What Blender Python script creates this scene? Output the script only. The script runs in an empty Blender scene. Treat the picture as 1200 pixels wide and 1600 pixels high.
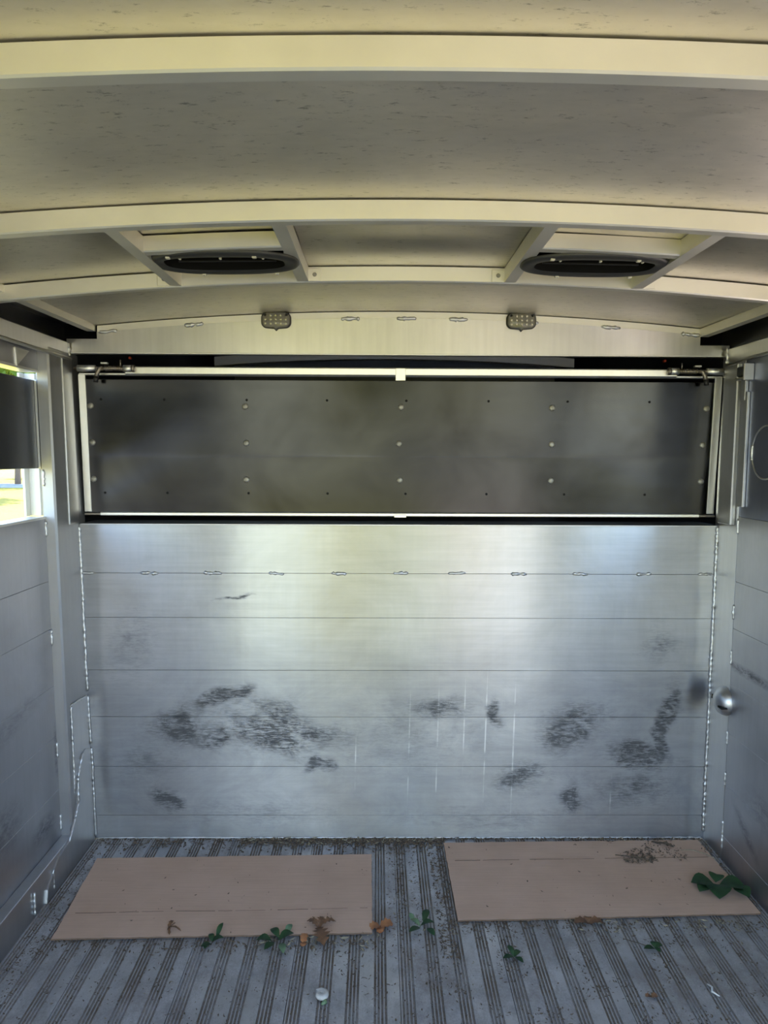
import bpy, bmesh, math, random
from mathutils import Vector, Matrix, noise as mn

random.seed(7)
scene = bpy.context.scene
col = scene.collection
R_ = math.radians

# ------------------------------------------------------------------ camera
CAM = Vector((0, 0, 1.44))
FPX = 1120.0
pitch, yaw, roll = R_(4.5), R_(-0.5), R_(0.25)
fw = Vector((-math.sin(yaw) * math.cos(pitch), math.cos(yaw) * math.cos(pitch), -math.sin(pitch)))
r0 = fw.cross(Vector((0, 0, 1))).normalized()
u0 = r0.cross(fw)
rt = r0 * math.cos(roll) + u0 * math.sin(roll)
up = u0 * math.cos(roll) - r0 * math.sin(roll)
cd = bpy.data.cameras.new('camera')
cd.sensor_fit = 'VERTICAL'
cd.sensor_height = 36.0
cd.lens = FPX / 1600 * 36
cd.clip_start = 0.02
cd.clip_end = 500
cam = bpy.data.objects.new('camera', cd)
m3 = Matrix((rt, up, -fw)).transposed()
cam.matrix_world = Matrix.Translation(CAM) @ m3.to_4x4()
col.objects.link(cam)
scene.camera = cam

# ------------------------------------------------------------------ sky, sun, exposure
SUN_EL, SUN_AZ = R_(50), R_(12)          # azimuth from +Y (over the nose) towards +X
w = bpy.data.worlds.new('sky')
scene.world = w
w.use_nodes = True
nt = w.node_tree
bg = nt.nodes['Background']
sky = nt.nodes.new('ShaderNodeTexSky')
sky.sky_type = 'NISHITA'
sky.sun_disc = False
sky.sun_elevation = SUN_EL
sky.sun_rotation = SUN_AZ
sky.air_density = 1.0
sky.dust_density = 0.6
sky.ozone_density = 1.2
nt.links.new(sky.outputs[0], bg.inputs[0])
bg.inputs[1].default_value = 0.36
sd = bpy.data.lights.new('sun', 'SUN')
sd.energy = 6.0
sd.angle = R_(0.6)
sd.color = (1.0, 0.93, 0.80)
so = bpy.data.objects.new('sun', sd)
sdir = Vector((math.sin(SUN_AZ) * math.cos(SUN_EL), math.cos(SUN_AZ) * math.cos(SUN_EL), math.sin(SUN_EL)))
so.rotation_euler = sdir.to_track_quat('Z', 'Y').to_euler()
so.location = sdir * 40
col.objects.link(so)
vs = scene.view_settings
vs.view_transform = 'Standard'
vs.look = 'None'
vs.gamma = 1.0
vs.use_curve_mapping = False
vs.exposure = 1.65
scene.cycles.use_denoising = True
scene.cycles.max_bounces = 12
scene.cycles.glossy_bounces = 8

# ------------------------------------------------------------------ material helpers
class N:
    def __init__(s, name):
        s.m = bpy.data.materials.new(name)
        s.m.use_nodes = True
        s.t = s.m.node_tree
        s.b = s.t.nodes['Principled BSDF']
        s.pos = None

    def new(s, kind, **kw):
        n = s.t.nodes.new(kind)
        for k, v in kw.items():
            setattr(n, k, v)
        return n

    def put(s, sock, v):
        if hasattr(v, 'is_output') or hasattr(v, 'links'):
            s.t.links.new(v, sock)
        else:
            if isinstance(v, tuple) and len(v) == 3 and sock.type == 'RGBA':
                v = v + (1,)
            sock.default_value = v

    def set(s, **kw):
        for k, v in kw.items():
            s.put(s.b.inputs[k.replace('_', ' ')], v)

    def P(s):
        if s.pos is None:
            s.pos = s.new('ShaderNodeNewGeometry').outputs['Position']
        return s.pos

    def map(s, scale=(1, 1, 1), loc=(0, 0, 0), rot=(0, 0, 0), kind='POINT', src=None):
        n = s.new('ShaderNodeMapping', vector_type=kind)
        s.put(n.inputs['Vector'], src or s.P())
        n.inputs['Location'].default_value = loc
        n.inputs['Rotation'].default_value = rot
        n.inputs['Scale'].default_value = scale
        return n.outputs[0]

    def noise(s, scale=(1, 1, 1), detail=4, rough=0.55, dist=0.0, src=None):
        n = s.new('ShaderNodeTexNoise')
        s.put(n.inputs['Vector'], s.map(scale, src=src))
        n.inputs['Scale'].default_value = 1
        n.inputs['Detail'].default_value = detail
        n.inputs['Roughness'].default_value = rough
        n.inputs['Distortion'].default_value = dist
        return n.outputs['Fac']

    def ramp(s, v, a, b, lo=0.0, hi=1.0):
        n = s.new('ShaderNodeMapRange', clamp=True)
        s.put(n.inputs['Value'], v)
        for k, q in (('From Min', a), ('From Max', b), ('To Min', lo), ('To Max', hi)):
            n.inputs[k].default_value = q
        return n.outputs[0]

    def math(s, op, a, b=0.0):
        n = s.new('ShaderNodeMath', operation=op)
        s.put(n.inputs[0], a)
        s.put(n.inputs[1], b)
        return n.outputs[0]

    def mix(s, f, a, b):
        n = s.new('ShaderNodeMix', data_type='RGBA')
        s.put(n.inputs[0], f)
        s.put(n.inputs[6], a)
        s.put(n.inputs[7], b)
        return n.outputs[2]

    def bump(s, h, strength=0.2, dist=0.002):
        n = s.new('ShaderNodeBump')
        n.inputs['Strength'].default_value = strength
        n.inputs['Distance'].default_value = dist
        s.put(n.inputs['Height'], h)
        s.put(s.b.inputs['Normal'], n.outputs[0])

    def blob(s, x, z, rx, rz, ang, inner=0.2, src=None):
        """soft ellipse on the back wall, in metres"""
        v = s.map((rx, 1e3, rz), (x, 0, z), (0, R_(ang), 0), 'TEXTURE', src)
        l = s.new('ShaderNodeVectorMath', operation='LENGTH')
        s.put(l.inputs[0], v)
        return s.ramp(l.outputs['Value'], 1.0, inner)


def simple(name, c, rough=0.5, metal=0.0, var=0.0, sc=20):
    n = N(name)
    if var:
        f = n.noise((sc,) * 3)
        lo = tuple(max(0, q * (1 - var)) for q in c)
        hi = tuple(q * (1 + var) for q in c)
        n.set(Base_Color=n.mix(f, lo, hi))
    else:
        n.set(Base_Color=c)
    n.set(Roughness=rough, Metallic=metal)
    return n.m


def metal(name, c=(0.62, 0.62, 0.63), r=(0.32, 0.5), streak=(6, 6, 60), smudge=3.0, dark=0.75, bump=0.05, speck=0.0, aniso=0.0, marks=()):
    n = N(name)
    f1 = n.noise(streak, 3)
    f2 = n.noise((smudge,) * 3, 5, 0.6, 0.6)
    f = n.math('MULTIPLY', n.ramp(f1, 0.3, 0.7, 0.92, 1.0), n.ramp(f2, 0.3, 0.7, dark, 1.0))
    if speck:
        sp = n.noise((30, 85, 30), 5, 0.8)
        f = n.math('MULTIPLY', f, n.ramp(sp, 0.58, 0.68, 1.0, 1 - speck))
    cc = n.mix(f, (0, 0, 0), c)
    if marks:
        fm = n.noise((60, 20, 45), 6, 0.8, 0.6)
        for (y, z, ry, rz, a, k) in marks:
            v = n.map((1e3, ry, rz), (0, y, z), (R_(a), 0, 0), 'TEXTURE')
            l = n.new('ShaderNodeVectorMath', operation='LENGTH')
            n.put(l.inputs[0], v)
            mk = n.math('MULTIPLY', n.ramp(l.outputs['Value'], 1.0, 0.1), n.ramp(fm, 0.36, 0.58))
            cc = n.mix(n.math('MULTIPLY', mk, k), cc, (0.06, 0.06, 0.07))
    n.set(Base_Color=cc, Metallic=1.0)
    n.set(Roughness=n.ramp(n.math('ADD', n.math('MULTIPLY', f1, 0.4), n.math('MULTIPLY', f2, 0.6)), 0.3, 0.7, r[0], r[1]))
    if bump:
        n.bump(f1, bump, 0.001)
    if aniso:
        tg = n.new('ShaderNodeTangent', direction_type='RADIAL', axis='Z')
        n.set(Anisotropic=aniso, Anisotropic_Rotation=0.25, Tangent=tg.outputs[0])
    return n.m


def back_wall_metal():
    n = N('back wall aluminium')
    f1 = n.noise((4, 4, 90), 3)
    f2 = n.noise((2.6, 2.6, 3.4), 5, 0.6, 0.7)
    fv = n.noise((55, 4, 2.5), 3, 0.6)
    base = n.math('MULTIPLY', n.ramp(f1, 0.3, 0.7, 0.90, 1.0), n.ramp(f2, 0.3, 0.7, 0.74, 1.0))
    base = n.math('MULTIPLY', base, n.ramp(fv, 0.3, 0.7, 0.96, 1.0))
    # scuffs: dirty rub marks, each with its own place and shape
    fine = n.math('ADD', n.math('MULTIPLY', n.noise((16, 16, 26), 7, 0.8, 0.8), 0.55), n.math('MULTIPLY', n.noise((30, 30, 190), 3, 0.6, 0.6), 0.45))
    wn = n.new('ShaderNodeTexNoise')
    n.put(wn.inputs['Vector'], n.P())
    wn.inputs['Scale'].default_value = 7
    wn.inputs['Detail'].default_value = 4
    off = n.new('ShaderNodeVectorMath', operation='MULTIPLY_ADD')
    n.put(off.inputs[0], wn.outputs['Color'])
    off.inputs[1].default_value = (0.22, 0, 0.14)
    off.inputs[2].default_value = (-0.11, 0, -0.07)
    warp = n.new('ShaderNodeVectorMath', operation='ADD')
    n.put(warp.inputs[0], n.P())
    n.put(warp.inputs[1], off.outputs[0])
    warp = warp.outputs[0]
    blobs = [(-0.58, 0.54, 0.13, 0.035, -27, 1.0), (-0.74, 0.43, 0.13, 0.07, 0, 0.9), (-0.40, 0.40, 0.22, 0.075, 14, 0.85),
             (-0.22, 0.29, 0.05, 0.025, -20, 1.0), (-0.78, 0.15, 0.06, 0.06, 0, 0.9), (0.23, 0.51, 0.17, 0.05, 0, 0.75),
             (0.46, 0.50, 0.04, 0.06, 0, 0.9), (0.72, 0.43, 0.18, 0.08, -20, 0.8), (1.08, 0.44, 0.045, 0.15, 4, 1.0),
             (1.0, 0.33, 0.14, 0.05, 0, 1.0), (0.74, 0.155, 0.065, 0.055, 10, 1.0), (-0.30, 0.44, 0.30, 0.06, 22, 0.7), (-0.62, 0.40, 0.10, 0.04, -40, 0.8), (0.54, 0.24, 0.11, 0.06, -15, 0.85),
             (1.04, 0.74, 0.1, 0.09, 30, 0.5), (0.97, 0.20, 0.2, 0.09, 0, 0.6), (-0.86, 0.30, 0.2, 0.1, 0, 0.45), (0.1, 0.4, 0.5, 0.2, 0, 0.35),
             (-0.45, 0.10, 0.6, 0.08, 0, 0.4), (0.4, 0.08, 0.7, 0.06, 0, 0.4), (-0.9, 0.76, 0.16, 0.2, 25, 0.4), (-0.55, 0.925, 0.10, 0.006, 0, 0.8)]
    acc = None
    for (x, z, rx, rz, a, k) in blobs:
        v = n.math('MULTIPLY', n.blob(x, z, rx * 1.45, rz * 1.75, a, 0.0, warp), k)
        acc = v if acc is None else n.math('MAXIMUM', acc, v)
    thr = n.math('ADD', n.math('MULTIPLY', acc, 0.62), n.math('MULTIPLY', fine, 0.75))
    scuff = n.math('MULTIPLY', n.ramp(thr, 0.50, 0.80), n.math('MULTIPLY', n.ramp(acc, 0.0, 0.55), n.ramp(fine, 0.38, 0.54)))
    # pale run marks
    runs = None
    for (x, z, h) in ((0.12, 0.36, 0.26), (0.225, 0.33, 0.3), (0.325, 0.44, 0.2), (0.405, 0.40, 0.28), (0.51, 0.36, 0.3), (-0.08, 0.30, 0.12), (0.88, 0.16, 0.10)):
        v = n.blob(x, z, 0.0035, h, 1.2, 0.3)
        runs = v if runs is None else n.math('MAXIMUM', runs, v)
    runs = n.math('MULTIPLY', runs, n.ramp(n.noise((3, 3, 14), 3), 0.40, 0.6))
    pale = n.math('MULTIPLY', n.blob(-0.31, 0.395, 0.12, 0.03, 30, 0.1), n.ramp(fine, 0.35, 0.6))  # shiny reflected patch, painted into the colour as a lighter smear
    # patchy darker film over the lower planks
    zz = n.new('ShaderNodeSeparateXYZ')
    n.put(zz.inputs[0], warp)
    lower_film = n.math('MULTIPLY', n.ramp(zz.outputs['Z'], 0.80, 0.52), n.ramp(n.noise((3.5, 3.5, 7), 7, 0.75, 0.8), 0.34, 0.62, 0.25, 1.0))
    c = n.mix(base, (0.0, 0.0, 0.0), (0.54, 0.538, 0.546))
    c = n.mix(n.math('MULTIPLY', lower_film, 0.55), c, (0.26, 0.26, 0.275))
    c = n.mix(n.math('MULTIPLY', n.math('MAXIMUM', runs, pale), 0.55), c, (0.86, 0.86, 0.85))
    c = n.mix(n.math('MULTIPLY', scuff, 0.74), c, (0.035, 0.035, 0.04))
    n.set(Base_Color=c, Metallic=n.ramp(scuff, 0, 1, 1.0, 0.6))
    r = n.math('ADD', n.ramp(f2, 0.3, 0.7, 0.285, 0.34), n.math('ADD', n.math('MULTIPLY', scuff, 0.2), n.math('MULTIPLY', lower_film, 0.1)))
    tg = n.new('ShaderNodeTangent', direction_type='RADIAL', axis='Z')
    n.set(Roughness=r, Anisotropic=0.94, Anisotropic_Rotation=0.25, Tangent=tg.outputs[0])
    n.bump(n.noise((5, 5, 4), 3), 0.12, 0.01)
    return n.m


def floor_metal():
    n = N('ribbed floor aluminium')
    f = n.noise((7, 7, 7), 5, 0.65)
    fs = n.noise((60, 4, 10), 3)
    z = n.new('ShaderNodeSeparateXYZ')
    n.put(z.inputs[0], n.P())
    groove = n.ramp(z.outputs['Z'], -0.0001, -0.0022)
    d1 = n.noise((9, 5, 1), 5, 0.7)
    d2 = n.noise((220, 160, 60), 3, 0.7)
    dirt = n.math('MULTIPLY', groove, n.ramp(n.math('ADD', d1, n.math('MULTIPLY', d2, 0.5)), 0.55, 0.85, 0.35, 1.0))
    film = n.ramp(n.math('ADD', n.noise((5, 3, 1), 5, 0.7), n.math('MULTIPLY', d2, 0.3)), 0.58, 0.84, 0.0, 0.8)
    k = n.math('MAXIMUM', dirt, film)
    c = n.mix(n.math('MULTIPLY', n.ramp(f, 0.3, 0.7), n.ramp(fs, 0.3, 0.7, 0.7, 1.0)), (0.46, 0.46, 0.48), (0.70, 0.70, 0.72))
    c = n.mix(k, c, n.mix(d2, (0.07, 0.052, 0.038), (0.30, 0.24, 0.185)))
    n.set(Base_Color=c, Metallic=n.ramp(k, 0, 1, 0.85, 0.0), Roughness=n.ramp(k, 0, 1, 0.5, 0.95))
    n.bump(d2, 0.15, 0.002)
    return n.m


def cardboard_mat():
    n = N('brown cardboard')
    f = n.noise((5, 5, 5), 5, 0.6)
    g = n.noise((6, 160, 6), 2)
    c = n.mix(n.ramp(f, 0.3, 0.7), (0.55, 0.37, 0.265), (0.65, 0.45, 0.335))
    c = n.mix(n.ramp(g, 0.45, 0.7, 0, 0.25), c, (0.44, 0.30, 0.22))
    sp = n.noise((90, 90, 10), 3, 0.7)
    c = n.mix(n.ramp(sp, 0.70, 0.76, 0, 0.6), c, (0.12, 0.08, 0.055))
    n.set(Base_Color=c, Roughness=0.9)
    n.bump(g, 0.15, 0.002)
    return n.m


def lawn_mat():
    n = N('lawn grass')
    f = n.noise((0.35, 0.35, 1), 6, 0.65)
    g = n.noise((9, 9, 9), 4, 0.7)
    c = n.mix(n.ramp(f, 0.3, 0.7), (0.17, 0.17, 0.02), (0.42, 0.35, 0.04))
    c = n.mix(n.ramp(g, 0.35, 0.65, 0, 0.6), c, (0.50, 0.40, 0.06))
    n.set(Base_Color=c, Roughness=0.95)
    n.bump(g, 0.6, 0.05)
    return n.m


def leaf_mat(name, a, b, sc=0.8):
    n = N(name)
    f = n.noise((sc,) * 3, 3)
    n.set(Base_Color=n.mix(n.ramp(f, 0.3, 0.7), a, b), Roughness=0.6)
    n.b.inputs['Transmission Weight'].default_value = 0.0
    return n.m


M = {}
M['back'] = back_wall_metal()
M['side'] = metal('side wall aluminium', (0.49, 0.49, 0.52), (0.34, 0.48), (70, 70, 2.2), 2.2, 0.72, 0.05, marks=[(2.30, 0.20, 0.10, 0.05, 0, 0.7), (2.41, 0.42, 0.015, 0.12, 0, 0.8), (2.05, 0.32, 0.16, 0.10, 0, 0.5), (2.15, 0.62, 0.25, 0.05, 10, 0.35)])
M['side_r'] = metal('right side wall aluminium', (0.49, 0.49, 0.52), (0.34, 0.48), (70, 70, 2.2), 2.2, 0.72, 0.05, marks=[(2.33, 0.715, 0.24, 0.022, 0, 0.9), (2.3, 0.18, 0.14, 0.03, 35, 0.6), (2.2, 0.30, 0.16, 0.08, 0, 0.4)])
M['post'] = metal('post aluminium', (0.60, 0.60, 0.61), (0.36, 0.46), (60, 60, 4), 4, 0.85, 0.04)
M['roof'] = metal('roof sheet aluminium', (0.78, 0.735, 0.65), (0.44, 0.58), (25, 60, 25), 1.6, 0.72, 0.10, speck=0.5)
M['roof2'] = metal('shinier roof sheet', (0.66, 0.63, 0.57), (0.29, 0.40), (25, 60, 25), 2.5, 0.62, 0.10, speck=0.5)
M['post_l'] = metal('dull post aluminium', (0.46, 0.46, 0.47), (0.48, 0.58), (60, 60, 4), 4, 0.85, 0.04)
M['bow'] = metal('roof bow aluminium', (0.82, 0.79, 0.71), (0.48, 0.58), (8, 8, 8), 2, 0.9, 0.03)
M['header'] = metal('header aluminium', (0.68, 0.66, 0.62), (0.29, 0.35), (60, 3, 3), 3, 0.88, 0.03, aniso=0.75)
M['dark'] = metal('dark sheet', (0.060, 0.060, 0.064), (0.16, 0.27), (3, 3, 30), 3.0, 0.5, 0.05, aniso=0.5)
M['darkside'] = metal('dark side sheet', (0.13, 0.134, 0.15), (0.30, 0.42), (40, 40, 2), 3.0, 0.7, 0.05)
M['mid'] = metal('grey blue side sheet', (0.27, 0.29, 0.38), (0.30, 0.42), (40, 40, 2), 3.0, 0.75, 0.05)
M['weld'] = metal('weld bead', (0.72, 0.72, 0.72), (0.4, 0.55), (200, 200, 200), 40, 0.8, 0.4)
M['rod'] = metal('worn steel rod', (0.35, 0.31, 0.27), (0.4, 0.55), (60, 60, 60), 30, 0.7, 0.1)
M['bright'] = metal('bright aluminium tube', (0.82, 0.81, 0.78), (0.35, 0.45), (40, 5, 5), 6, 0.9, 0.03)
M['floor'] = floor_metal()
M['black'] = simple('black plastic', (0.008, 0.008, 0.009), 0.5)
M['flange'] = simple('dull black vent plastic', (0.022, 0.022, 0.022), 0.5)
M['blackvoid'] = simple('black vent inside', (0.006, 0.006, 0.006), 0.7)
M['blackvoid'].node_tree.nodes['Principled BSDF'].inputs['Specular IOR Level'].default_value = 0.03
M['clip'] = simple('pale clip', (0.5, 0.48, 0.4), 0.5)
M['rivet'] = simple('rivet metal', (0.30, 0.29, 0.26), 0.5, 0.7, 0.3, 60)
M['hole'] = simple('screw hole black', (0.004, 0.004, 0.004), 0.9)
M['card'] = cardboard_mat()
M['cardedge'] = simple('cardboard edge', (0.16, 0.10, 0.065), 0.95, 0, 0.4, 200)
M['crease'] = simple('cardboard crease', (0.14, 0.09, 0.06), 0.95, 0, 0.5, 60)
M['lens'] = simple('smoked light lens', (0.16, 0.15, 0.12), 0.18)
M['led'] = simple('led reflector', (0.55, 0.53, 0.42), 0.15, 0.7)
M['red'] = simple('red marker lens', (0.45, 0.05, 0.02), 0.3)
M['dome'] = metal('cast dome metal', (0.60, 0.60, 0.61), (0.34, 0.44), (30, 30, 30), 12, 0.8, 0.05)
M['lawn'] = lawn_mat()
M['gravel'] = simple('gravel drive', (0.50, 0.39, 0.31), 0.95, 0, 0.35, 14)
M['road'] = simple('pale road', (0.38, 0.41, 0.47), 0.9, 0, 0.1, 2)
M['bark'] = simple('tree bark', (0.20, 0.15, 0.11), 0.9, 0, 0.4, 12)
M['foliage'] = leaf_mat('sunlit foliage', (0.08, 0.17, 0.015), (0.26, 0.34, 0.04))
M['foliage2'] = leaf_mat('deep foliage', (0.05, 0.11, 0.015), (0.16, 0.24, 0.03))
M['foliage3'] = leaf_mat('yellow sunlit foliage', (0.34, 0.32, 0.03), (0.58, 0.48, 0.07))
M['white'] = simple('white paint', (0.75, 0.75, 0.72), 0.45)
M['green'] = leaf_mat('dark green leaf', (0.010, 0.035, 0.010), (0.025, 0.075, 0.022), 30)
M['palegreen'] = leaf_mat('pale green leaf', (0.10, 0.17, 0.09), (0.17, 0.26, 0.14), 40)
M['brown'] = leaf_mat('dry brown leaf', (0.12, 0.06, 0.03), (0.24, 0.12, 0.06), 50)
M['orange'] = leaf_mat('orange leaf', (0.32, 0.12, 0.05), (0.45, 0.20, 0.08), 50)
M['twig'] = simple('twig', (0.10, 0.075, 0.05), 0.9, 0, 0.4, 80)
M['litter'] = simple('plant litter', (0.13, 0.095, 0.065), 0.95, 0, 0.85, 120)
M['litterpale'] = simple('pale litter', (0.30, 0.26, 0.18), 0.95, 0, 0.6, 120)
M['shell'] = simple('pale shell', (0.52, 0.49, 0.45), 0.5, 0, 0.3, 60)

# ------------------------------------------------------------------ mesh helpers
LEAN = None
def lean_left(v):
    return (v[0] - 0.018 * (v[2] - 0.95), v[1], v[2])
def lean_right(v):
    return (v[0] + 0.007 * (v[2] - 0.95), v[1], v[2])


class MB:
    def __init__(s):
        s.v = []
        s.f = []

    def add(s, vs_, fs):
        o = len(s.v)
        s.v += [tuple(q) for q in vs_]
        s.f += [tuple(i + o for i in f) for f in fs]
        return s

    def box(s, x0, x1, y0, y1, z0, z1, c=0.0):
        """box with chamfered edges of size c"""
        X, Y, Z = sorted((x0, x1)), sorted((y0, y1)), sorted((z0, z1))
        if c <= 0:
            vs_ = [(X[i], Y[j], Z[k]) for i in (0, 1) for j in (0, 1) for k in (0, 1)]
            return s.add(vs_, [(0, 1, 3, 2), (4, 6, 7, 5), (0, 4, 5, 1), (2, 3, 7, 6), (0, 2, 6, 4), (1, 5, 7, 3)])
        c = min(c, 0.45 * min(X[1] - X[0], Y[1] - Y[0], Z[1] - Z[0]))
        vs_, idx = [], {}
        for i in (0, 1):
            for j in (0, 1):
                for k in (0, 1):
                    p = (X[i], Y[j], Z[k])
                    sg = (1 - 2 * i, 1 - 2 * j, 1 - 2 * k)
                    for a in range(3):
                        q = [p[b] + (0 if b == a else sg[b] * c) for b in range(3)]
                        idx[(i, j, k, a)] = len(vs_)
                        vs_.append(q)
        fs = []
        for a in range(3):
            b, d = (a + 1) % 3, (a + 2) % 3
            for e in (0, 1):
                r = []
                for (u, v) in ((0, 0), (1, 0), (1, 1), (0, 1)):
                    key = [0, 0, 0]
                    key[a], key[b], key[d] = e, u, v
                    r.append(idx[(*key, a)])
                fs.append(r if e else r[::-1])
            for u in (0, 1):
                for v in (0, 1):
                    k0, k1 = [0, 0, 0], [0, 0, 0]
                    k0[b] = k1[b] = u
                    k0[d] = k1[d] = v
                    k1[a] = 1
                    r = [idx[(*k0, b)], idx[(*k1, b)], idx[(*k1, d)], idx[(*k0, d)]]
                    fs.append(r)
        for i in (0, 1):
            for j in (0, 1):
                for k in (0, 1):
                    fs.append([idx[(i, j, k, a)] for a in range(3)])
        return s.add(vs_, fs)

    def tube(s, pts, rad, n=8, caps=True):
        pts = [Vector(p) for p in pts]
        rr = rad if isinstance(rad, (list, tuple)) else [rad] * len(pts)
        vs_, fs = [], []
        prev = None
        for i, p in enumerate(pts):
            d = (pts[min(i + 1, len(pts) - 1)] - pts[max(i - 1, 0)]).normalized()
            a = prev if prev is not None else (Vector((0, 0, 1)) if abs(d.z) < 0.9 else Vector((1, 0, 0)))
            a = (a - d * a.dot(d)).normalized()
            prev = a
            b = d.cross(a)
            for k in range(n):
                t = 2 * math.pi * k / n
                vs_.append(p + (a * math.cos(t) + b * math.sin(t)) * rr[i])
        for i in range(len(pts) - 1):
            for k in range(n):
                fs.append((i * n + k, i * n + (k + 1) % n, (i + 1) * n + (k + 1) % n, (i + 1) * n + k))
        if caps:
            fs.append(tuple(range(n))[::-1])
            fs.append(tuple(range((len(pts) - 1) * n, len(pts) * n)))
        return s.add(vs_, fs)

    def prism(s, poly, a0, a1, axis):
        """2D polygon extruded along an axis; axis X: (y,z), Y: (x,z), Z: (x,y)"""
        def P3(p, a):
            return {'X': (a, p[0], p[1]), 'Y': (p[0], a, p[1]), 'Z': (p[0], p[1], a)}[axis]
        n = len(poly)
        vs_ = [P3(p, a0) for p in poly] + [P3(p, a1) for p in poly]
        fs = [tuple(range(n))[::-1], tuple(range(n, 2 * n))]
        fs += [(i, (i + 1) % n, n + (i + 1) % n, n + i) for i in range(n)]
        return s.add(vs_, fs)

    def rings(s, rings, cap0=True, cap1=True):
        n = len(rings[0])
        vs_ = [p for r in rings for p in r]
        fs = []
        for i in range(len(rings) - 1):
            for k in range(n):
                fs.append((i * n + k, i * n + (k + 1) % n, (i + 1) * n + (k + 1) % n, (i + 1) * n + k))
        if cap0:
            fs.append(tuple(range(n))[::-1])
        if cap1:
            fs.append(tuple(range((len(rings) - 1) * n, len(rings) * n)))
        return s.add(vs_, fs)

    def mesh(s, name, mat, smooth=False):
        me = bpy.data.meshes.new(name)
        vs_ = [LEAN(v) for v in s.v] if LEAN else s.v
        me.from_pydata(vs_, [], s.f)
        bm = bmesh.new()
        bm.from_mesh(me)
        bmesh.ops.recalc_face_normals(bm, faces=bm.faces)
        bm.to_mesh(me)
        bm.free()
        me.materials.append(M[mat])
        if smooth:
            me.polygons.foreach_set('use_smooth', [True] * len(me.polygons))
        me.update()
        return me

    def obj(s, name, mat, parent=None, smooth=False, label=None):
        o = bpy.data.objects.new(name, s.mesh(name, mat, smooth))
        col.objects.link(o)
        o.parent = parent
        if label:
            o['label'] = label
        return o


def tag(o, label, cat, group=None, kind=None):
    o['label'] = label
    o['category'] = cat
    if group:
        o['group'] = group
    if kind:
        o['kind'] = kind
    return o


def empty(name, label, cat, kind=None, group=None, loc=(0, 0, 0)):
    o = bpy.data.objects.new(name, None)
    o.empty_display_size = 0.05
    o.location = loc
    col.objects.link(o)
    return tag(o, label, cat, group, kind)


def box(name, mat, parent, x0, x1, y0, y1, z0, z1, c=0.0015):
    return MB().box(x0, x1, y0, y1, z0, z1, c).obj(name, mat, parent)


def bead(name, parent, p0, p1, r=0.004, lump=0.25, squash=1.0, step=0.006):
    """a lumpy weld bead along a straight line"""
    p0, p1 = Vector(p0), Vector(p1)
    L = (p1 - p0).length
    k = max(4, int(L / step))
    pts, rr = [], []
    for i in range(k + 1):
        t = i / k
        q = p0.lerp(p1, t)
        j = r * 0.25
        pts.append(q + Vector((random.uniform(-j, j), 0, random.uniform(-j, j))))
        e = 0.55 if i in (0, k) else 1.0
        rr.append(r * e * (1 + random.uniform(-lump, lump) + 0.18 * math.sin(i * 1.9)))
    return MB().tube(pts, rr, 6).obj(name, 'weld', parent, True)


# dimensions of the trailer
D = 2.60                     # face of the back wall
XL, XR = -1.08, 1.243        # inner faces of the side walls
XC = 0.08
REAR = -0.30
ZT = 1.187                   # top of the back wall
JOINTS = [0.0, 0.091, 0.28, 0.47, 0.647, 0.844, 1.009]
def arch(x, z0=1.953):
    return z0 - 0.047 * (x - XC) ** 2

# ------------------------------------------------------------------ floor: ribbed extruded planks
floor = empty('floor', 'ribbed grey aluminium plank floor with dirt in the grooves', 'floor', 'structure')
PW = 0.301
def plank_profile():
    pts = [(0.0, -0.0045), (0.0012, 0.0)]
    per = PW / 4
    for g in range(4):
        x = g * per
        # four ribs with grooves between, then a wide flat
        x += 0.0045
        pts += [(x, 0.0)]
        for r in range(4):
            pts += [(x + 0.0010, -0.0042), (x + 0.0052, -0.0042), (x + 0.0062, -0.0006)]
            x += 0.0062
            w_ = 0.0034
            if r < 3:
                pts += [(x + w_, -0.0006)]
                x += w_
        pts += [(x + 0.0004, 0.0)]
        pts += [((g + 1) * per - (0.0012 if g == 3 else 0.0), 0.0)]
    pts += [(PW, -0.0045)]
    return pts
prof = plank_profile()
mb = MB()
vs_ = [(x, REAR, z) for x, z in prof] + [(x, D + 0.005, z) for x, z in prof]
n = len(prof)
mb.add(vs_, [(i, i + 1, n + i + 1, n + i) for i in range(n - 1)])
plank_me = mb.mesh('floor_plank', 'floor')
x0 = 0.366 - 5 * PW
i = 0
while x0 < XR + 0.02:
    o = bpy.data.objects.new('floor_plank', plank_me)
    o.location = (x0, 0, 0)
    o.parent = floor
    col.objects.link(o)
    x0 += PW
    i += 1
box('subfloor', 'side', floor, XL - 0.06, XR + 0.06, REAR, D + 0.03, -0.06, -0.0075, 0)

# ------------------------------------------------------------------ back wall
wall_back = empty('wall_back', 'scuffed aluminium plank wall at the end of the trailer below the dark door', 'wall', 'structure')
zs = JOINTS + [ZT]
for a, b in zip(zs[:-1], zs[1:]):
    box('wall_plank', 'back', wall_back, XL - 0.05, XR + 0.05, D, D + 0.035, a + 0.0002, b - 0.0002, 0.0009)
# folded top edge
box('top_cap', 'post', wall_back, XL, XR, D - 0.002, D + 0.14, ZT - 0.002, ZT + 0.003, 0.001)
for px_x in (-1.065, -0.833, -0.602, -0.369, -0.141, 0.085, 0.29, 0.518, 0.744, 0.978, 1.205):
    m_ = random.uniform(0.026, 0.034)
    bead('weld_bead', wall_back, (px_x - m_, D - 0.002, JOINTS[-1] + 0.001), (px_x + m_, D - 0.002, JOINTS[-1] + random.uniform(-0.002, 0.003)), 0.0052, 0.4)
bead('floor_weld', wall_back, (XL + 0.03, D - 0.001, 0.004), (XR - 0.01, D - 0.001, 0.004), 0.0035, 0.4, step=0.012)

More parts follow.
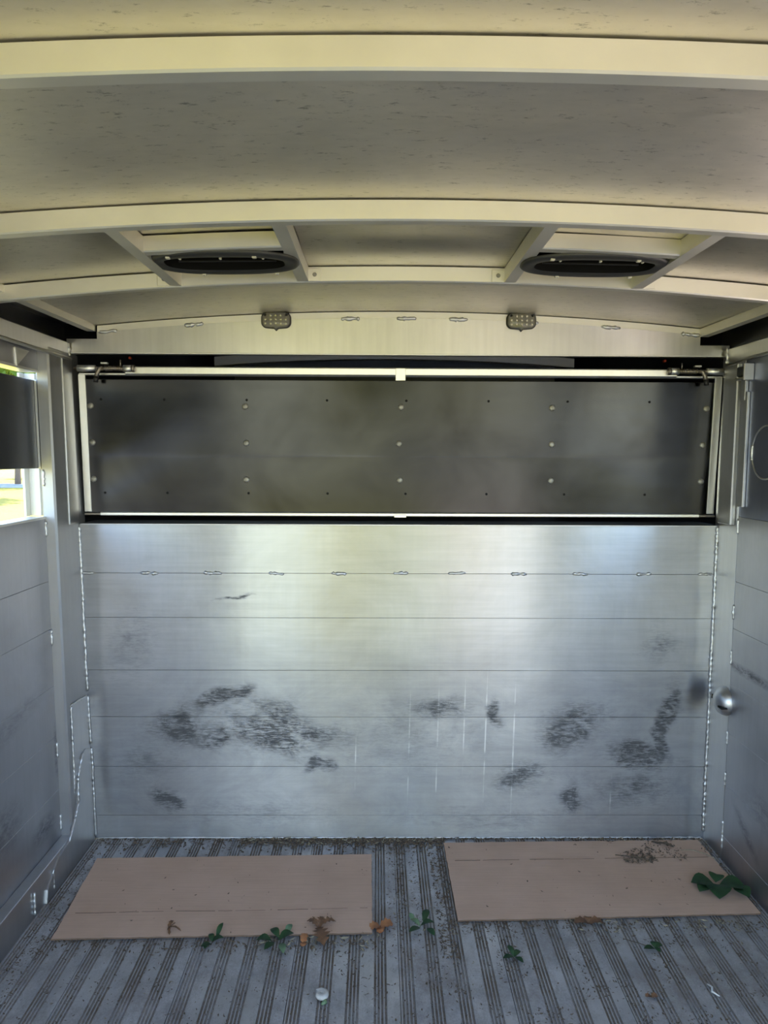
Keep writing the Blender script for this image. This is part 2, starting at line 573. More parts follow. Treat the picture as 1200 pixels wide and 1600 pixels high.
# ------------------------------------------------------------------ left wall
LEAN = lean_left
WX = XL - 0.037              # plank face, set back behind the corner post
wall_left = empty('wall_left', 'grey streaked aluminium side wall with the window opening on the left', 'wall', 'structure')
PY = 2.42                    # front face of the corner post
WSILL, WTOP = 1.228, 1.712
WY0 = 0.7
zs = JOINTS + [WSILL]
for a, b in zip(zs[:-1], zs[1:]):
    box('wall_plank', 'side', wall_left, WX - 0.03, WX, REAR, PY, a + 0.0002, b - 0.0002, 0.0009)
box('corner_post', 'post_l', wall_left, WX - 0.01, XL, PY, D + 0.06, 0.0, 1.80, 0.006)
box('upper_panel', 'side', wall_left, WX - 0.03, WX, REAR, PY, WTOP, 1.80)
box('end_panel', 'side', wall_left, WX - 0.03, WX, REAR, WY0, WSILL, WTOP)
# top rail with a rolled lower lip
box('top_rail', 'post', wall_left, WX - 0.03, XL - 0.002, REAR, D - 0.003, 1.782, 1.836, 0.003)
MB().tube([(XL + 0.006, REAR, 1.776), (XL + 0.006, D - 0.02, 1.776)], 0.006, 8).obj('rail_lip', 'bright', wall_left, True)
box('upper_recess', 'darkside', wall_left, WX - 0.03, WX - 0.01, REAR, D + 0.08, 1.79, 1.97)
# slim strip on the post, up where the door is
box('door_stop', 'post', wall_left, XL - 0.012, XL + 0.004, D - 0.085, D - 0.005, ZT + 0.005, 1.775, 0.002)
# kick rail along the floor and the two gusset plates in the corner
box('kick_rail', 'post', wall_left, WX, XL, REAR, PY + 0.02, 0.0, 0.112, 0.002)
MB().prism([(2.597, 0.0), (2.597, 0.352), (2.55, 0.368), (2.525, 0.362), (2.478, 0.295), (2.47, 0.205), (2.44, 0.165), (2.385, 0.108),
            (2.30, 0.098), (2.245, 0.06), (2.215, 0.04), (2.205, 0.0)], XL, XL + 0.006, 'X').obj('gusset_plate', 'post', wall_left)
MB().prism([(2.598, 0.35), (2.598, 0.55), (2.565, 0.555), (2.455, 0.565), (2.45, 0.25), (2.48, 0.295), (2.53, 0.36)], XL, XL + 0.003, 'X').obj('gusset_plate', 'post', wall_left)
bead('weld_bead', wall_left, (XL + 0.003, D - 0.002, 0.57), (XL + 0.001, D - 0.002, ZT - 0.005), 0.0055, 0.25)
bead('weld_bead', wall_left, (XL + 0.007, D - 0.002, 0.37), (XL + 0.004, D - 0.002, 0.55), 0.0045, 0.25)
bead('weld_bead', wall_left, (XL + 0.009, D - 0.002, 0.01), (XL + 0.009, D - 0.002, 0.352), 0.0045, 0.25)
bead('weld_bead', wall_left, (XL + 0.004, 2.452, 0.26), (XL + 0.003, 2.455, 0.56), 0.004, 0.25)
bead('weld_bead', wall_left, (XL + 0.006, 2.475, 0.21), (XL + 0.006, 2.479, 0.29), 0.004, 0.25)
bead('weld_bead', wall_left, (XL + 0.004, 2.26, 0.015), (XL + 0.004, 2.262, 0.08), 0.0045, 0.25)
bead('weld_bead', wall_left, (XL + 0.004, 2.13, 0.012), (XL + 0.004, 2.132, 0.085), 0.0045, 0.25)
EDGE = [(2.525, 0.362), (2.478, 0.295), (2.47, 0.205), (2.44, 0.165), (2.385, 0.108)]
for (ya, za), (yb, zb_) in zip(EDGE[:-1], EDGE[1:]):
    bead('weld_bead', wall_left, (XL + 0.006, ya, za), (XL + 0.006, yb, zb_), 0.0042, 0.25)
bead('weld_bead', wall_left, (XL + 0.003, 2.457, 0.565), (XL + 0.003, 2.59, 0.552), 0.004, 0.25)
for z in (0.16, 0.42, 0.815, 1.19, 1.36):
    bead('weld_bead', wall_left, (WX + 0.001, PY - 0.001, z - 0.028), (WX + 0.001, PY - 0.001, z + 0.028), 0.0045, 0.3)
for z in (0.55, 1.50, 1.24):
    bead('weld_bead', wall_left, (XL - 0.012, D - 0.09, z - 0.02), (XL - 0.012, D - 0.09, z + 0.02), 0.003, 0.3)
bead('weld_bead', wall_left, (XL - 0.003, D - 0.012, 1.785), (XL - 0.003, D - 0.012, 1.835), 0.006, 0.3)
MB().prism([(2.27, 1.772), (2.36, 1.772), (2.275, 1.715)], WX, WX + 0.004, 'X').obj('corner_gusset', 'bright', wall_left)

# window in the left wall with its hanging cover
window_1 = empty('window_1', 'side window in the left wall, half covered by a dark hanging panel', 'window', 'structure')
box('window_cover', 'darkside', window_1, WX - 0.034, WX - 0.026, WY0 + 0.01, PY + 0.034, 1.392, 1.688, 0.002)
box('cover_edge', 'bright', window_1, WX - 0.026, WX - 0.016, PY + 0.022, PY + 0.034, 1.392, 1.688, 0.001)
box('window_sill', 'bright', window_1, WX - 0.055, WX + 0.002, WY0, PY, WSILL - 0.006, WSILL + 0.002, 0.001)
box('window_jamb', 'white', window_1, WX - 0.072, WX - 0.036, PY + 0.05, PY + 0.065, WSILL, WTOP, 0.001)
box('window_jamb', 'white', window_1, WX - 0.080, WX - 0.072, PY + 0.02, PY + 0.065, WSILL, WTOP, 0.001)
box('window_head', 'bright', window_1, WX - 0.055, WX + 0.002, WY0, PY, WTOP - 0.002, WTOP + 0.006, 0.001)

# ------------------------------------------------------------------ right wall
LEAN = lean_right
wall_right = empty('wall_right', 'grey aluminium plank side wall with a welded round plate on the right', 'wall', 'structure')
SY = 2.455                   # seam between corner strip and planks
RS = 1.235
zs = JOINTS + [RS]
for a, b in zip(zs[:-1], zs[1:]):
    box('wall_plank', 'side_r', wall_right, XR, XR + 0.03, REAR, SY - 0.0015, a + 0.0002, b - 0.0002, 0.0009)
box('corner_strip', 'post', wall_right, XR, XR + 0.03, SY + 0.0015, D + 0.02, 0, 1.80, 0.001)
box('upper_panel', 'mid', wall_right, XR, XR + 0.03, 2.02, SY - 0.0015, RS, 1.78)
box('end_panel', 'side', wall_right, XR, XR + 0.03, REAR, 0.75, RS, 1.78)
box('door_stop', 'post', wall_right, XR - 0.018, XR, 2.474, 2.572, ZT + 0.015, 1.762, 0.004)
box('hinge_strip', 'post', wall_right, XR - 0.010, XR, 2.415, 2.452, 1.27, 1.66, 0.002)
box('hinge_strip', 'post', wall_right, XR - 0.012, XR, 2.43, 2.46, 1.63, 1.71, 0.002)
box('latch_bracket', 'post', wall_right, XR - 0.030, XR, 2.405, 2.47, 1.700, 1.708, 0.002)
box('latch_bracket', 'darkside', wall_right, XR - 0.026, XR, 2.41, 2.466, 1.712, 1.745, 0.003)
box('latch_bracket', 'post', wall_right, XR - 0.034, XR, 2.398, 2.407, 1.695, 1.752, 0.002)
box('top_rail', 'post', wall_right, XR - 0.005, XR + 0.03, REAR, D - 0.003, 1.768, 1.824, 0.003)
MB().tube([(XR - 0.008, REAR, 1.772), (XR - 0.008, D - 0.14, 1.772)], 0.005, 8).obj('rail_lip', 'post', wall_right, True)
box('upper_recess', 'darkside', wall_right, XR + 0.02, XR + 0.04, REAR, D + 0.08, 1.79, 1.97)
# welded round plate
ringp, rings_ = [], []
RC = (2.295, 1.455)
MB().prism([(RC[0] + 0.080 * math.cos(t * math.pi / 24), RC[1] + 0.080 * math.sin(t * math.pi / 24)) for t in range(48)], XR - 0.004, XR + 0.001, 'X').obj('round_plate', 'mid', wall_right)
for a0, a1, mat_ in ((15, 165, 'bright'), (195, 345, 'bright')):
    MB().tube([(XR - 0.003, RC[0] + 0.0855 * math.cos(R_(a)), RC[1] + 0.0855 * math.sin(R_(a))) for a in range(a0, a1 + 1, 6)], 0.0035, 6).obj('ring_edge', mat_, wall_right, True)
for a0, a1 in ((-17, 17), (163, 197)):
    MB().tube([(XR - 0.004, RC[0] + 0.085 * math.cos(R_(a)), RC[1] + 0.085 * math.sin(R_(a))) for a in range(a0, a1 + 1, 3)],
              [0.006 * (1 + random.uniform(-0.2, 0.2)) for a in range(a0, a1 + 1, 3)], 6).obj('weld_bead', 'weld', wall_right, True)
bead('weld_bead', wall_right, (XR - 0.003, D - 0.003, 0.03), (XR - 0.003, D - 0.003, ZT), 0.0055, 0.25)
for z in (0.30, 0.12, 0.07, 0.45, 0.74, 0.90, 1.20):
    bead('weld_bead', wall_right, (XR - 0.001, SY, z - 0.026), (XR - 0.001, SY, z + 0.026), 0.0042, 0.3)
bead('weld_bead', wall_right, (XR - 0.006, D - 0.02, 1.77), (XR - 0.006, D - 0.02, 1.83), 0.006, 0.3)
# right-hand window, unseen, added for its light and reflections
added_window = empty('added_window', 'unseen open side window added in the right wall for its light', 'window', 'structure')
box('window_sill', 'bright', added_window, XR - 0.003, XR + 0.05, 0.75, 2.02, RS - 0.006, RS + 0.002, 0.001)
box('window_jamb', 'bright', added_window, XR - 0.003, XR + 0.05, 2.012, 2.02, RS, 1.775, 0.001)

# domed metal stop on the seam
dome = empty('domed_bumper', 'cast metal domed bumper with a slot on the right wall seam', 'bumper', loc=(XR, 2.48, 0.575))
ring = []
prof_d = [(0.052, 0.0), (0.052, 0.006), (0.049, 0.016), (0.042, 0.027), (0.031, 0.035), (0.017, 0.040), (0.005, 0.0415)]
LEAN = None
rs = []
for r, h in prof_d:
    rs.append([(-h, r * math.cos(2 * math.pi * k / 32), r * math.sin(2 * math.pi * k / 32)) for k in range(32)])
MB().rings(rs).obj('dome_body', 'dome', dome, True)
MB().tube([(-0.026, 0.036, 0.004), (-0.034, 0.041, 0.004)], 0.008, 12).obj('screw_head', 'black', dome)
MB().box(-0.040, -0.016, -0.046, -0.018, -0.016, -0.009, 0.001).obj('slot', 'hole', dome)
for o in dome.children:
    pass

# ------------------------------------------------------------------ ceiling
ceiling = empty('ceiling', 'arched aluminium roof sheets with curved cross bows', 'ceiling', 'structure')
BOWS = [0.914, 1.477, 1.985]
def arch_bar(name, mat, parent, x0, x1, y0, y1, zt, zb, nseg=40, zref=1.953):
    """bar following the roof arch; zt/zb are offsets from the roof line"""
    c = 0.003
    rs = []
    for i in range(nseg + 1):
        x = x0 + (x1 - x0) * i / nseg
        z = arch(x, zref)
        rs.append([(x, y0, z + zt), (x, y1, z + zt), (x, y1, z + zb + c), (x, y1 - c, z + zb), (x, y0 + c, z + zb), (x, y0, z + zb + c)])
    return MB().rings(rs).obj(name, mat, parent)

def roof_panel(y0, y1, amp, seed, dents=(), mat='roof'):
    """sheet between two bows, slightly rippled"""
    nx, ny = 60, 16
    vs_ = []
    for j in range(ny + 1):
        y = y0 + (y1 - y0) * j / ny
        for i in range(nx + 1):
            x = -1.04 + (1.20 + 1.04) * i / nx
            e = math.sin(math.pi * j / ny)
            z = arch(x) + amp * e * (mn.noise(Vector((x * 2.2 + seed, y * 3.1, seed))) - 0.2)
            for (dx, dy, rx, ry, h) in dents:
                z += h * math.exp(-((x - dx) / rx) ** 2 - ((y - dy) / ry) ** 2)
            vs_.append((x, y, z))
    n_ = len(vs_)
    vs_ += [(x, y, z + 0.003) for x, y, z in vs_]
    fs = []
    W_ = nx + 1
    for j in range(ny):
        for i in range(nx):
            a = j * W_ + i
            fs.append((a, a + W_, a + W_ + 1, a + 1))
            fs.append((n_ + a, n_ + a + 1, n_ + a + W_ + 1, n_ + a + W_))
    return MB().add(vs_, fs).obj('roof_panel', mat, ceiling, True)

edges = [REAR, 0.36] + BOWS + [D + 0.01]
roof_panel(REAR, 0.36, 0.008, 1)
roof_panel(0.36, BOWS[0] + 0.015, 0.008, 2)
roof_panel(BOWS[0] + 0.015, BOWS[1] + 0.015, 0.008, 3, [(0.20, 1.36, 0.12, 0.05, 0.004), (0.1, 1.18, 0.7, 0.12, 0.004)])
roof_panel(BOWS[1] + 0.015, BOWS[2] + 0.015, 0.004, 4, [(0.10, 1.75, 0.22, 0.06, 0.006), (0.1, 1.60, 0.25, 0.04, -0.004)], 'roof2')
roof_panel(BOWS[2] + 0.015, D + 0.01, 0.006, 5)
for y in [0.36] + BOWS:
    arch_bar('roof_bow', 'bow', ceiling, -1.04, 1.20, y, y + 0.03, -0.003, -0.043)

def channel(name, xa, ya, xb, yb, z0, z1, wdt, mat='bow'):
    mb = MB()
    mb.add([(xa, ya, z0), (xa + wdt, ya, z0), (xa + wdt, ya, z1), (xa, ya, z1), (xb, yb, z0), (xb + wdt, yb, z0), (xb + wdt, yb, z1), (xb, yb, z1)],
           [(0, 1, 2, 3), (4, 7, 6, 5), (0, 4, 5, 1), (1, 5, 6, 2), (2, 6, 7, 3), (3, 7, 4, 0)])
    return mb.obj(name, mat, ceiling)
channel('side_channel', -1.005, D - 0.001, -1.035, REAR, 1.875, 1.902, -0.03)
channel('side_channel', 1.152, D - 0.001, 1.185, REAR, 1.868, 1.897, 0.03)
# soffits out to the wall above the channels
box('roof_side', 'darkside', ceiling, WX - 0.04, -1.005, REAR, D + 0.02, 1.905, 1.912, 0)
box('roof_side', 'darkside', ceiling, 1.152, XR + 0.05, REAR, D + 0.02, 1.900, 1.907, 0)
box('roof_cover', 'white', ceiling, WX - 0.05, XR + 0.05, REAR, 2.62, 1.975, 1.99, 0)

# frames round the two vents: bars running fore and aft, cross pieces between
VX = [(-0.372, -0.548, -0.205), (0.525, 0.356, 0.702)]
for vx, xa, xb in VX:
    for xq in (xa, xb):
        z = arch(xq)
        MB().prism([(xq - 0.015, z - 0.002), (xq + 0.015, z - 0.002), (xq + 0.015, z - 0.040), (xq - 0.015, z - 0.040)], BOWS[1] + 0.03, BOWS[2], 'Y').obj('vent_frame_bar', 'bow', ceiling)
        s = -1 if xq in (VX[0][1], VX[1][1]) else 1
        s = 1 if (xq == xa) else -1
        sx = xq - s * 0.032
        # little riveted tab on the bow beside each bar
        box('rivet_tab', 'bow', ceiling, sx - 0.018, sx + 0.018, BOWS[2] - 0.0025, BOWS[2], z - 0.04, z - 0.006, 0.001)
        MB().tube([(sx, BOWS[2] - 0.0025, z - 0.022), (sx, BOWS[2] - 0.006, z - 0.022)], [0.006, 0.004], 10).obj('rivet', 'rivet', ceiling)
    arch_bar('vent_cross_piece', 'bow', ceiling, xa + 0.015, xb - 0.015, 1.668, 1.700, -0.003, -0.0385, 8)

def superell(cx, cy, a, b, z, n=3.0, k=56):
    out = []
    for i in range(k):
        t = 2 * math.pi * i / k
        c, s = math.cos(t), math.sin(t)
        out.append((cx + a * abs(c) ** (2 / n) * (1 if c >= 0 else -1), cy + b * abs(s) ** (2 / n) * (1 if s >= 0 else -1), z))
    return out

def vent(cx, cy, zb, label, tilt):
    t = empty('roof_vent', label, 'vent', group='oval roof vents', loc=(cx, cy, zb))
    rs = [superell(0, 0, 0.178, 0.098, 0.004, 2.5), superell(0, 0, 0.179, 0.099, 0.0, 2.5), superell(0, 0, 0.175, 0.095, -0.004, 2.5),
          superell(0, 0, 0.168, 0.088, -0.006, 2.5), superell(0, 0, 0.150, 0.066, -0.005, 2.7), superell(0, 0, 0.144, 0.060, -0.002, 2.9), superell(0, 0, 0.141, 0.057, 0.008, 3), superell(0, 0, 0.141, 0.057, 0.036, 3)]
    MB().rings(rs[:6], False, False).obj('flange', 'flange', t, True)
    MB().rings(rs[5:], False, False).obj('throat', 'blackvoid', t, True)
    MB().rings([superell(0, 0, 0.142, 0.058, 0.034, 3), superell(0, 0, 0.142, 0.058, 0.037, 3)]).obj('vent_lid', 'blackvoid', t)
    MB().tube([(-0.120, 0.030, 0.012), (0.120, 0.030, 0.012)], 0.0022, 6).obj('louver_bar', 'black', t)
    for (x, y) in ((-0.118, -0.070), (0.083, -0.073), (-0.07, 0.085), (0.115, 0.080)):
        MB().box(x - 0.005, x + 0.005, y - 0.005, y + 0.005, -0.009, -0.003, 0.001).obj('clip', 'clip', t)
    for x in (-0.095, 0.0, 0.1):
        MB().box(x - 0.0025, x + 0.0025, -0.057, -0.048, -0.006, 0.004, 0.0008).obj('clip', 'clip', t)
    t.rotation_euler.y = tilt
    return t
vent(-0.372, 1.780, arch(-0.372) - 0.040, 'black oval roof vent on the left, above the left light', -0.012)
vent(0.525, 1.785, arch(0.525) - 0.040, 'black oval roof vent on the right, above the right light', 0.012)

# ------------------------------------------------------------------ header above the door
trim_1 = empty('trim_1', 'aluminium header plate with stitch welds along its curved top', 'trim', 'structure')
poly = [(XL - 0.028, 1.802), (XL - 0.028, 1.849), (-1.0, 1.849)]
for i in range(33):
    x = -1.0 + 2.152 * i / 32
    poly.append((x, arch(x) - 0.026))
poly += [(1.152, 1.838), (XR + 0.015, 1.838), (XR + 0.015, 1.800)]
MB().prism(poly, D - 0.004, D + 0.0, 'Y').obj('header_plate', 'header', trim_1)
arch_bar('header_flange', 'bow', trim_1, -1.0, 1.152, D - 0.001, D + 0.03, -0.003, -0.032)
box('header_lip', 'bright', trim_1, XL - 0.02, XR + 0.012, D - 0.006, D + 0.02, 1.797, 1.802, 0.001)
for xq in (-0.96, -0.655, -0.10, 0.10, 0.285, 0.535, 0.83, 1.115):
    z = arch(xq) - 0.027
    dz = -0.094 * (xq - XC) * 0.035
    bead('weld_bead', trim_1, (xq - 0.033, D - 0.005, z - dz), (xq + 0.033, D - 0.005, z + dz), 0.0065, 0.4)

def round_rect(w_, h_, r, k=6, notch=True):
    pts = []
    for cx, cz, a0 in ((w_ / 2 - r, h_ / 2 - r, 0), (-w_ / 2 + r, h_ / 2 - r, 90), (-w_ / 2 + r, -h_ / 2 + r, 180), (w_ / 2 - r, -h_ / 2 + r, 270)):
        if a0 == 270 and notch:
            pts += [(-0.008, -h_ / 2 - 0.002), (0.0, -h_ / 2 - 0.010), (0.008, -h_ / 2 - 0.002)]
        for i in range(k + 1):
            a = R_(a0 + 90 * i / k)
            pts.append((cx + r * math.cos(a), cz + r * math.sin(a)))
    return pts
def led_light(cx, cz, label):
    t = empty('interior_light', label, 'light', group='small rounded lights on the header', loc=(cx, D - 0.004, cz))
    prof_l = round_rect(0.106, 0.056, 0.020)
    sc = lambda k, y: [(x * k, y, z * k) for x, z in prof_l]
    MB().rings([sc(1.0, 0), sc(1.0, -0.006), sc(0.93, -0.011)]).obj('housing', 'black', t, True)
    MB().rings([sc(0.95, -0.006), sc(0.92, -0.014), sc(0.80, -0.0175)]).obj('lens', 'lens', t, True)
    for r, z in enumerate((0.014, 0.0, -0.014)):
        for c in range(5):
            x = (c - 2) * 0.018
            if r == 0 and c in (0, 4):
                continue
            MB().tube([(x, -0.015, z), (x, -0.0188, z)], [0.0055, 0.0035], 8).obj('led', 'led', t)
    for x in (-0.038, 0.038):
        MB().tube([(x, -0.013, 0.017), (x, -0.0175, 0.017)], [0.006, 0.005], 10).obj('screw', 'black', t)
led_light(-0.363, 1.917, 'rounded smoked light on the header, beneath the left roof vent')
led_light(0.508, 1.919, 'rounded smoked light on the header, beneath the right roof vent')

# ------------------------------------------------------------------ nose compartment behind the door
wall_front = empty('wall_front', 'dark nose compartment behind the black door', 'wall', 'structure')
MB().prism([(XL - 0.11, D + 0.03), (XR + 0.10, D + 0.03), (0.98, 3.92), (-0.82, 3.92)], ZT - 0.03, ZT - 0.002, 'Z').obj('nose_floor', 'darkside', wall_front)
for xa, xb in ((XL - 0.10, -0.79), (XR + 0.075, 0.95)):
    MB().prism([(xa, D + 0.01), (xa + 0.02, D + 0.01), (xb + 0.02, 3.9), (xb, 3.9)], ZT - 0.04, 1.98, 'Z').obj('nose_side', 'darkside', wall_front)
box('nose_end', 'darkside', wall_front, -0.8, 0.96, 3.9, 3.91, ZT, 1.98, 0)
box('nose_roof', 'darkside', wall_front, XL - 0.11, XR + 0.10, D + 0.02, 3.92, 1.955, 1.975, 0)
arch_bar('nose_bow', 'bow', wall_front, -0.80, 0.96, 3.55, 3.58, 0.0, -0.045)
arch_bar('nose_bow', 'bow', wall_front, -0.95, 1.10, 3.05, 3.08, 0.0, -0.035)
for x in (-0.93, 1.08):
    MB().tube([(x, 2.74, 1.80), (x, 2.725, 1.80)], 0.0045, 10).obj('marker_lens', 'red', wall_front)

# ------------------------------------------------------------------ black tilting door across the nose
YB, YT = 2.640, 2.612
DZ0, DZ1 = 1.214, 1.754
def dy(z):
    return YB + (YT - YB) * (z - DZ0) / (DZ1 - DZ0)
DXL, DXR = XL + 0.002, XR + 0.005
door = empty('door_1', 'long black sheet door in a bright tube frame across the nose opening', 'door', 'structure')
def dbox(name, mat, x0, x1, z0, z1, d0, d1, parent=door, c=0.001):
    """box lying in the tilted door plane; d is depth from the plane, minus towards the viewer"""
    mb = MB().box(x0, x1, d0, d1, z0, z1, c)
    mb.v = [(x, y + dy(z), z) for x, y, z in mb.v]
    return mb.obj(name, mat, parent)
dbox('door_sheet', 'dark', DXL + 0.006, DXR - 0.006, 1.222, 1.709, 0.0, 0.003)
dbox('top_tube', 'bright', DXL + 0.17, DXR - 0.17, 1.725, 1.754, -0.012, 0.014, c=0.004)
dbox('top_tube', 'bright', DXL, DXR, 1.723, 1.733, 0.002, 0.016, c=0.003)
dbox('bottom_tube', 'bright', DXL + 0.06, DXR - 0.06, 1.216, 1.230, -0.014, 0.004, c=0.003)
dbox('bottom_pin', 'rod', DXL, DXL + 0.07, 1.217, 1.227, -0.010, 0.0, c=0.003)
dbox('bottom_pin', 'rod', DXR - 0.07, DXR, 1.217, 1.227, -0.010, 0.0, c=0.003)
dbox('side_bar', 'bright', DXL + 0.001, DXL + 0.026, 1.230, 1.726, -0.004, 0.004)
dbox('side_bar', 'bright', DXR - 0.030, DXR - 0.004, 1.230, 1.726, -0.004, 0.004)
dbox('centre_tab', 'bright', 0.062, 0.098, 1.708, 1.752, -0.016, -0.012)
dbox('bottom_tab', 'bright', 0.060, 0.105, 1.213, 1.224, -0.018, -0.013)
mu = 0.002335
for cx in (-1.036, -0.480, 0.080, 0.634, 1.192):
    for z in (1.615, 1.483, 1.350):
        x = cx + random.uniform(-0.004, 0.004)
        y = dy(z)
        MB().rings([[(x + r * math.cos(2 * math.pi * k / 12), y - h, z + r * math.sin(2 * math.pi * k / 12)) for k in range(12)]
                    for r, h in ((0.012, 0.0), (0.0115, 0.002), (0.007, 0.005))]).obj('rivet', 'rivet', door, True)
for cx in (-1.0, -0.772, -0.475, -0.185, 0.102, 0.40, 0.687, 0.985):
    for z in (1.638, 1.300):
        y = dy(z)
        x = cx
        MB().tube([(x, y - 0.0006, z), (x, y - 0.0012, z)], 0.0045, 10).obj('screw_hole', 'hole', door)

def spring_latch(xe, s, label):
    """spring bolt: s=+1 runs from the left end inwards, -1 from the right end"""
    z = 1.745
    y = dy(z) - 0.022
    t = bpy.data.objects.new('spring_latch', None)
    t.empty_display_size = 0.02
    t.location = (xe, y, z)
    t.parent = door
    t['label'] = label
    col.objects.link(t)
    X = lambda v: s * v
    MB().tube([(X(0.005), 0, 0), (X(0.068), 0, 0)], 0.012, 14).obj('barrel', 'bright', t, True)
    MB().tube([(X(0.168), 0, 0), (X(0.198), 0, 0)], 0.0125, 14).obj('barrel', 'bright', t, True)
    MB().tube([(X(0.198), 0, 0), (X(0.206), 0, 0)], 0.0135, 14).obj('collar', 'rod', t, True)
    # the L handle leaves the bolt and hangs down
    rod = [(X(-0.008), 0, 0), (X(0.10), 0, 0), (X(0.17), 0, 0)]
    MB().tube(rod, 0.006, 10).obj('bolt', 'rod', t, True)
    MB().tube([(X(0.095), -0.004, 0.0), (X(0.084), -0.009, -0.003), (X(0.079), -0.011, -0.014), (X(0.074), -0.012, -0.034)], 0.0075, 10).obj('handle', 'rod', t, True)
    MB().tube([(X(0.074), -0.012, -0.030), (X(0.072), -0.013, -0.050)], 0.0085, 12).obj('grip', 'black', t, True)
    pts = []
    for i in range(81):
        a = i / 80
        th = a * 2 * math.pi * 10
        pts.append((X(0.10 + 0.065 * a), 0.0085 * math.cos(th), 0.0085 * math.sin(th)))
    MB().tube(pts, 0.0016, 5).obj('spring', 'rod', t, True)
    MB().box(min(X(0.088), X(0.112)), max(X(0.088), X(0.112)), -0.006, 0.01, 0.015, 0.021, 0.001).obj('catch_tab', 'bright', t)
    MB().tube([(X(0.157), 0, 0.008), (X(0.157), 0, 0.030)], 0.0025, 8).obj('cotter_pin', 'rod', t, True)
    return t
spring_latch(DXL + 0.004, 1, 'spring bolt at the left end of the door')
spring_latch(DXR - 0.004, -1, 'spring bolt at the right end of the door')

# ------------------------------------------------------------------ cardboard sheets
def cardboard(name, corners, crease_t, label, lift):
    """corners: back-left, back-right, front-right, front-left"""
    t = empty(name, label, 'cardboard', group='cardboard sheets on the floor', loc=(0, 0, 0))
    nx, ny = 48, 20
    def P(u, v):
        a = Vector(corners[0]).lerp(Vector(corners[1]), u)
        b = Vector(corners[3]).lerp(Vector(corners[2]), u)
        p = a.lerp(b, v)
        j = 0.0025
        if u in (0, 1):
            p.x += random.uniform(-j, j) * 0.5
        if v in (0, 1):
            p.y += random.uniform(-j, j) * 0.5
        z = 0.0015 + 0.0018 * (1 + mn.noise(Vector((p.x * 3, p.y * 4, lift)))) - 0.0022 * math.exp(-((v - crease_t) / 0.02) ** 2)
        return (p.x, p.y, max(z, 0.0006))
    top, vs_ = [], []
    for j in range(ny + 1):
        for i in range(nx + 1):
            vs_.append(P(i / nx, j / ny))
    n_ = len(vs_)
    W_ = nx + 1
    tv = [(x, y, z + 0.0045) for x, y, z in vs_]
    fs_top = [(j * W_ + i, j * W_ + i + 1, (j + 1) * W_ + i + 1, (j + 1) * W_ + i) for j in range(ny) for i in range(nx)]
    MB().add(tv, fs_top).obj('face_sheet', 'card', t, True)
    rim = [i for i in range(nx + 1)] + [j * W_ + nx for j in range(1, ny + 1)] + [ny * W_ + i for i in range(nx - 1, -1, -1)] + [j * W_ for j in range(ny - 1, 0, -1)]
    vv = [vs_[i] for i in rim] + [tv[i] for i in rim]
    k = len(rim)
    MB().add(vv, [(i, (i + 1) % k, k + (i + 1) % k, k + i) for i in range(k)] + [tuple(range(k))]).obj('cut_edge', 'cardedge', t)
    # pressed fold line, broken in places
    u = 0.03
    mb = MB()
    while u < 0.97:
        L = random.uniform(0.03, 0.14)
        ue = min(u + L, 0.985)
        row = []
        for i in range(5):
            q = u + (ue - u) * i / 4
            a = Vector(corners[0]).lerp(Vector(corners[1]), q)
            b = Vector(corners[3]).lerp(Vector(corners[2]), q)
            p = a.lerp(b, crease_t)
            z = 0.0015 + 0.0018 * (1 + mn.noise(Vector((p.x * 3, p.y * 4, lift)))) + 0.0052
            row.append((p.x, p.y + random.uniform(-0.0008, 0.0008), max(0.004, z - 0.0016)))
        mb.tube(row, random.uniform(0.0008, 0.0014), 4)
        u = ue + random.choice((0.004, 0.01, 0.04))
    c = mb.obj('fold_line', 'crease', t)
    c['kind'] = 'stuff'
    return t
cardboard('cardboard_sheet', [(-0.995, 2.454), (-0.018, 2.478), (-0.012, 2.052), (-0.962, 2.026)], 0.72, 'flat brown cardboard sheet lying on the left of the floor', 1.0)
cardboard('cardboard_sheet', [(0.249, 2.556), (1.205, 2.577), (1.212, 2.142), (0.252, 2.108)], 0.265, 'flat brown cardboard sheet in the right corner, strewn with bits of leaf', 5.0)

# ------------------------------------------------------------------ leaves, sprigs and litter
def leaf_blade(mb, base, ang, L, W, curl=0.15, tilt=0.0, lobes=None, zoff=0.0):
    """a leaf blade with midrib fold; lobes: list of width factors along the length"""
    prof_ = lobes or [0.0, 0.55, 0.9, 1.0, 0.85, 0.5, 0.0]
    k = len(prof_)
    ca, sa = math.cos(ang), math.sin(ang)
    def P(t, s, h):
        lx, ly = L * t, W * 0.5 * s
        return (base[0] + ca * lx - sa * ly, base[1] + sa * lx + ca * ly, base[2] + h)
    rows = []
    for i, wf in enumerate(prof_):
        t = i / (k - 1)
        h = zoff + math.sin(t * math.pi) * curl * L + tilt * t * L
        rows.append([P(t, -wf, h + 0.10 * W * wf), P(t, 0, h), P(t, wf, h + 0.12 * W * wf)])
    vs_ = [p for r in rows for p in r]
    fs = []
    for i in range(k - 1):
        a = 3 * i
        fs += [(a, a + 1, a + 4, a + 3), (a + 1, a + 2, a + 5, a + 4)]
    top = vs_
    bot = [(x, y, z - 0.0006) for x, y, z in vs_]
    m_ = len(vs_)
    mb.add(top + bot, fs + [tuple(m_ + i for i in reversed(f)) for f in fs])

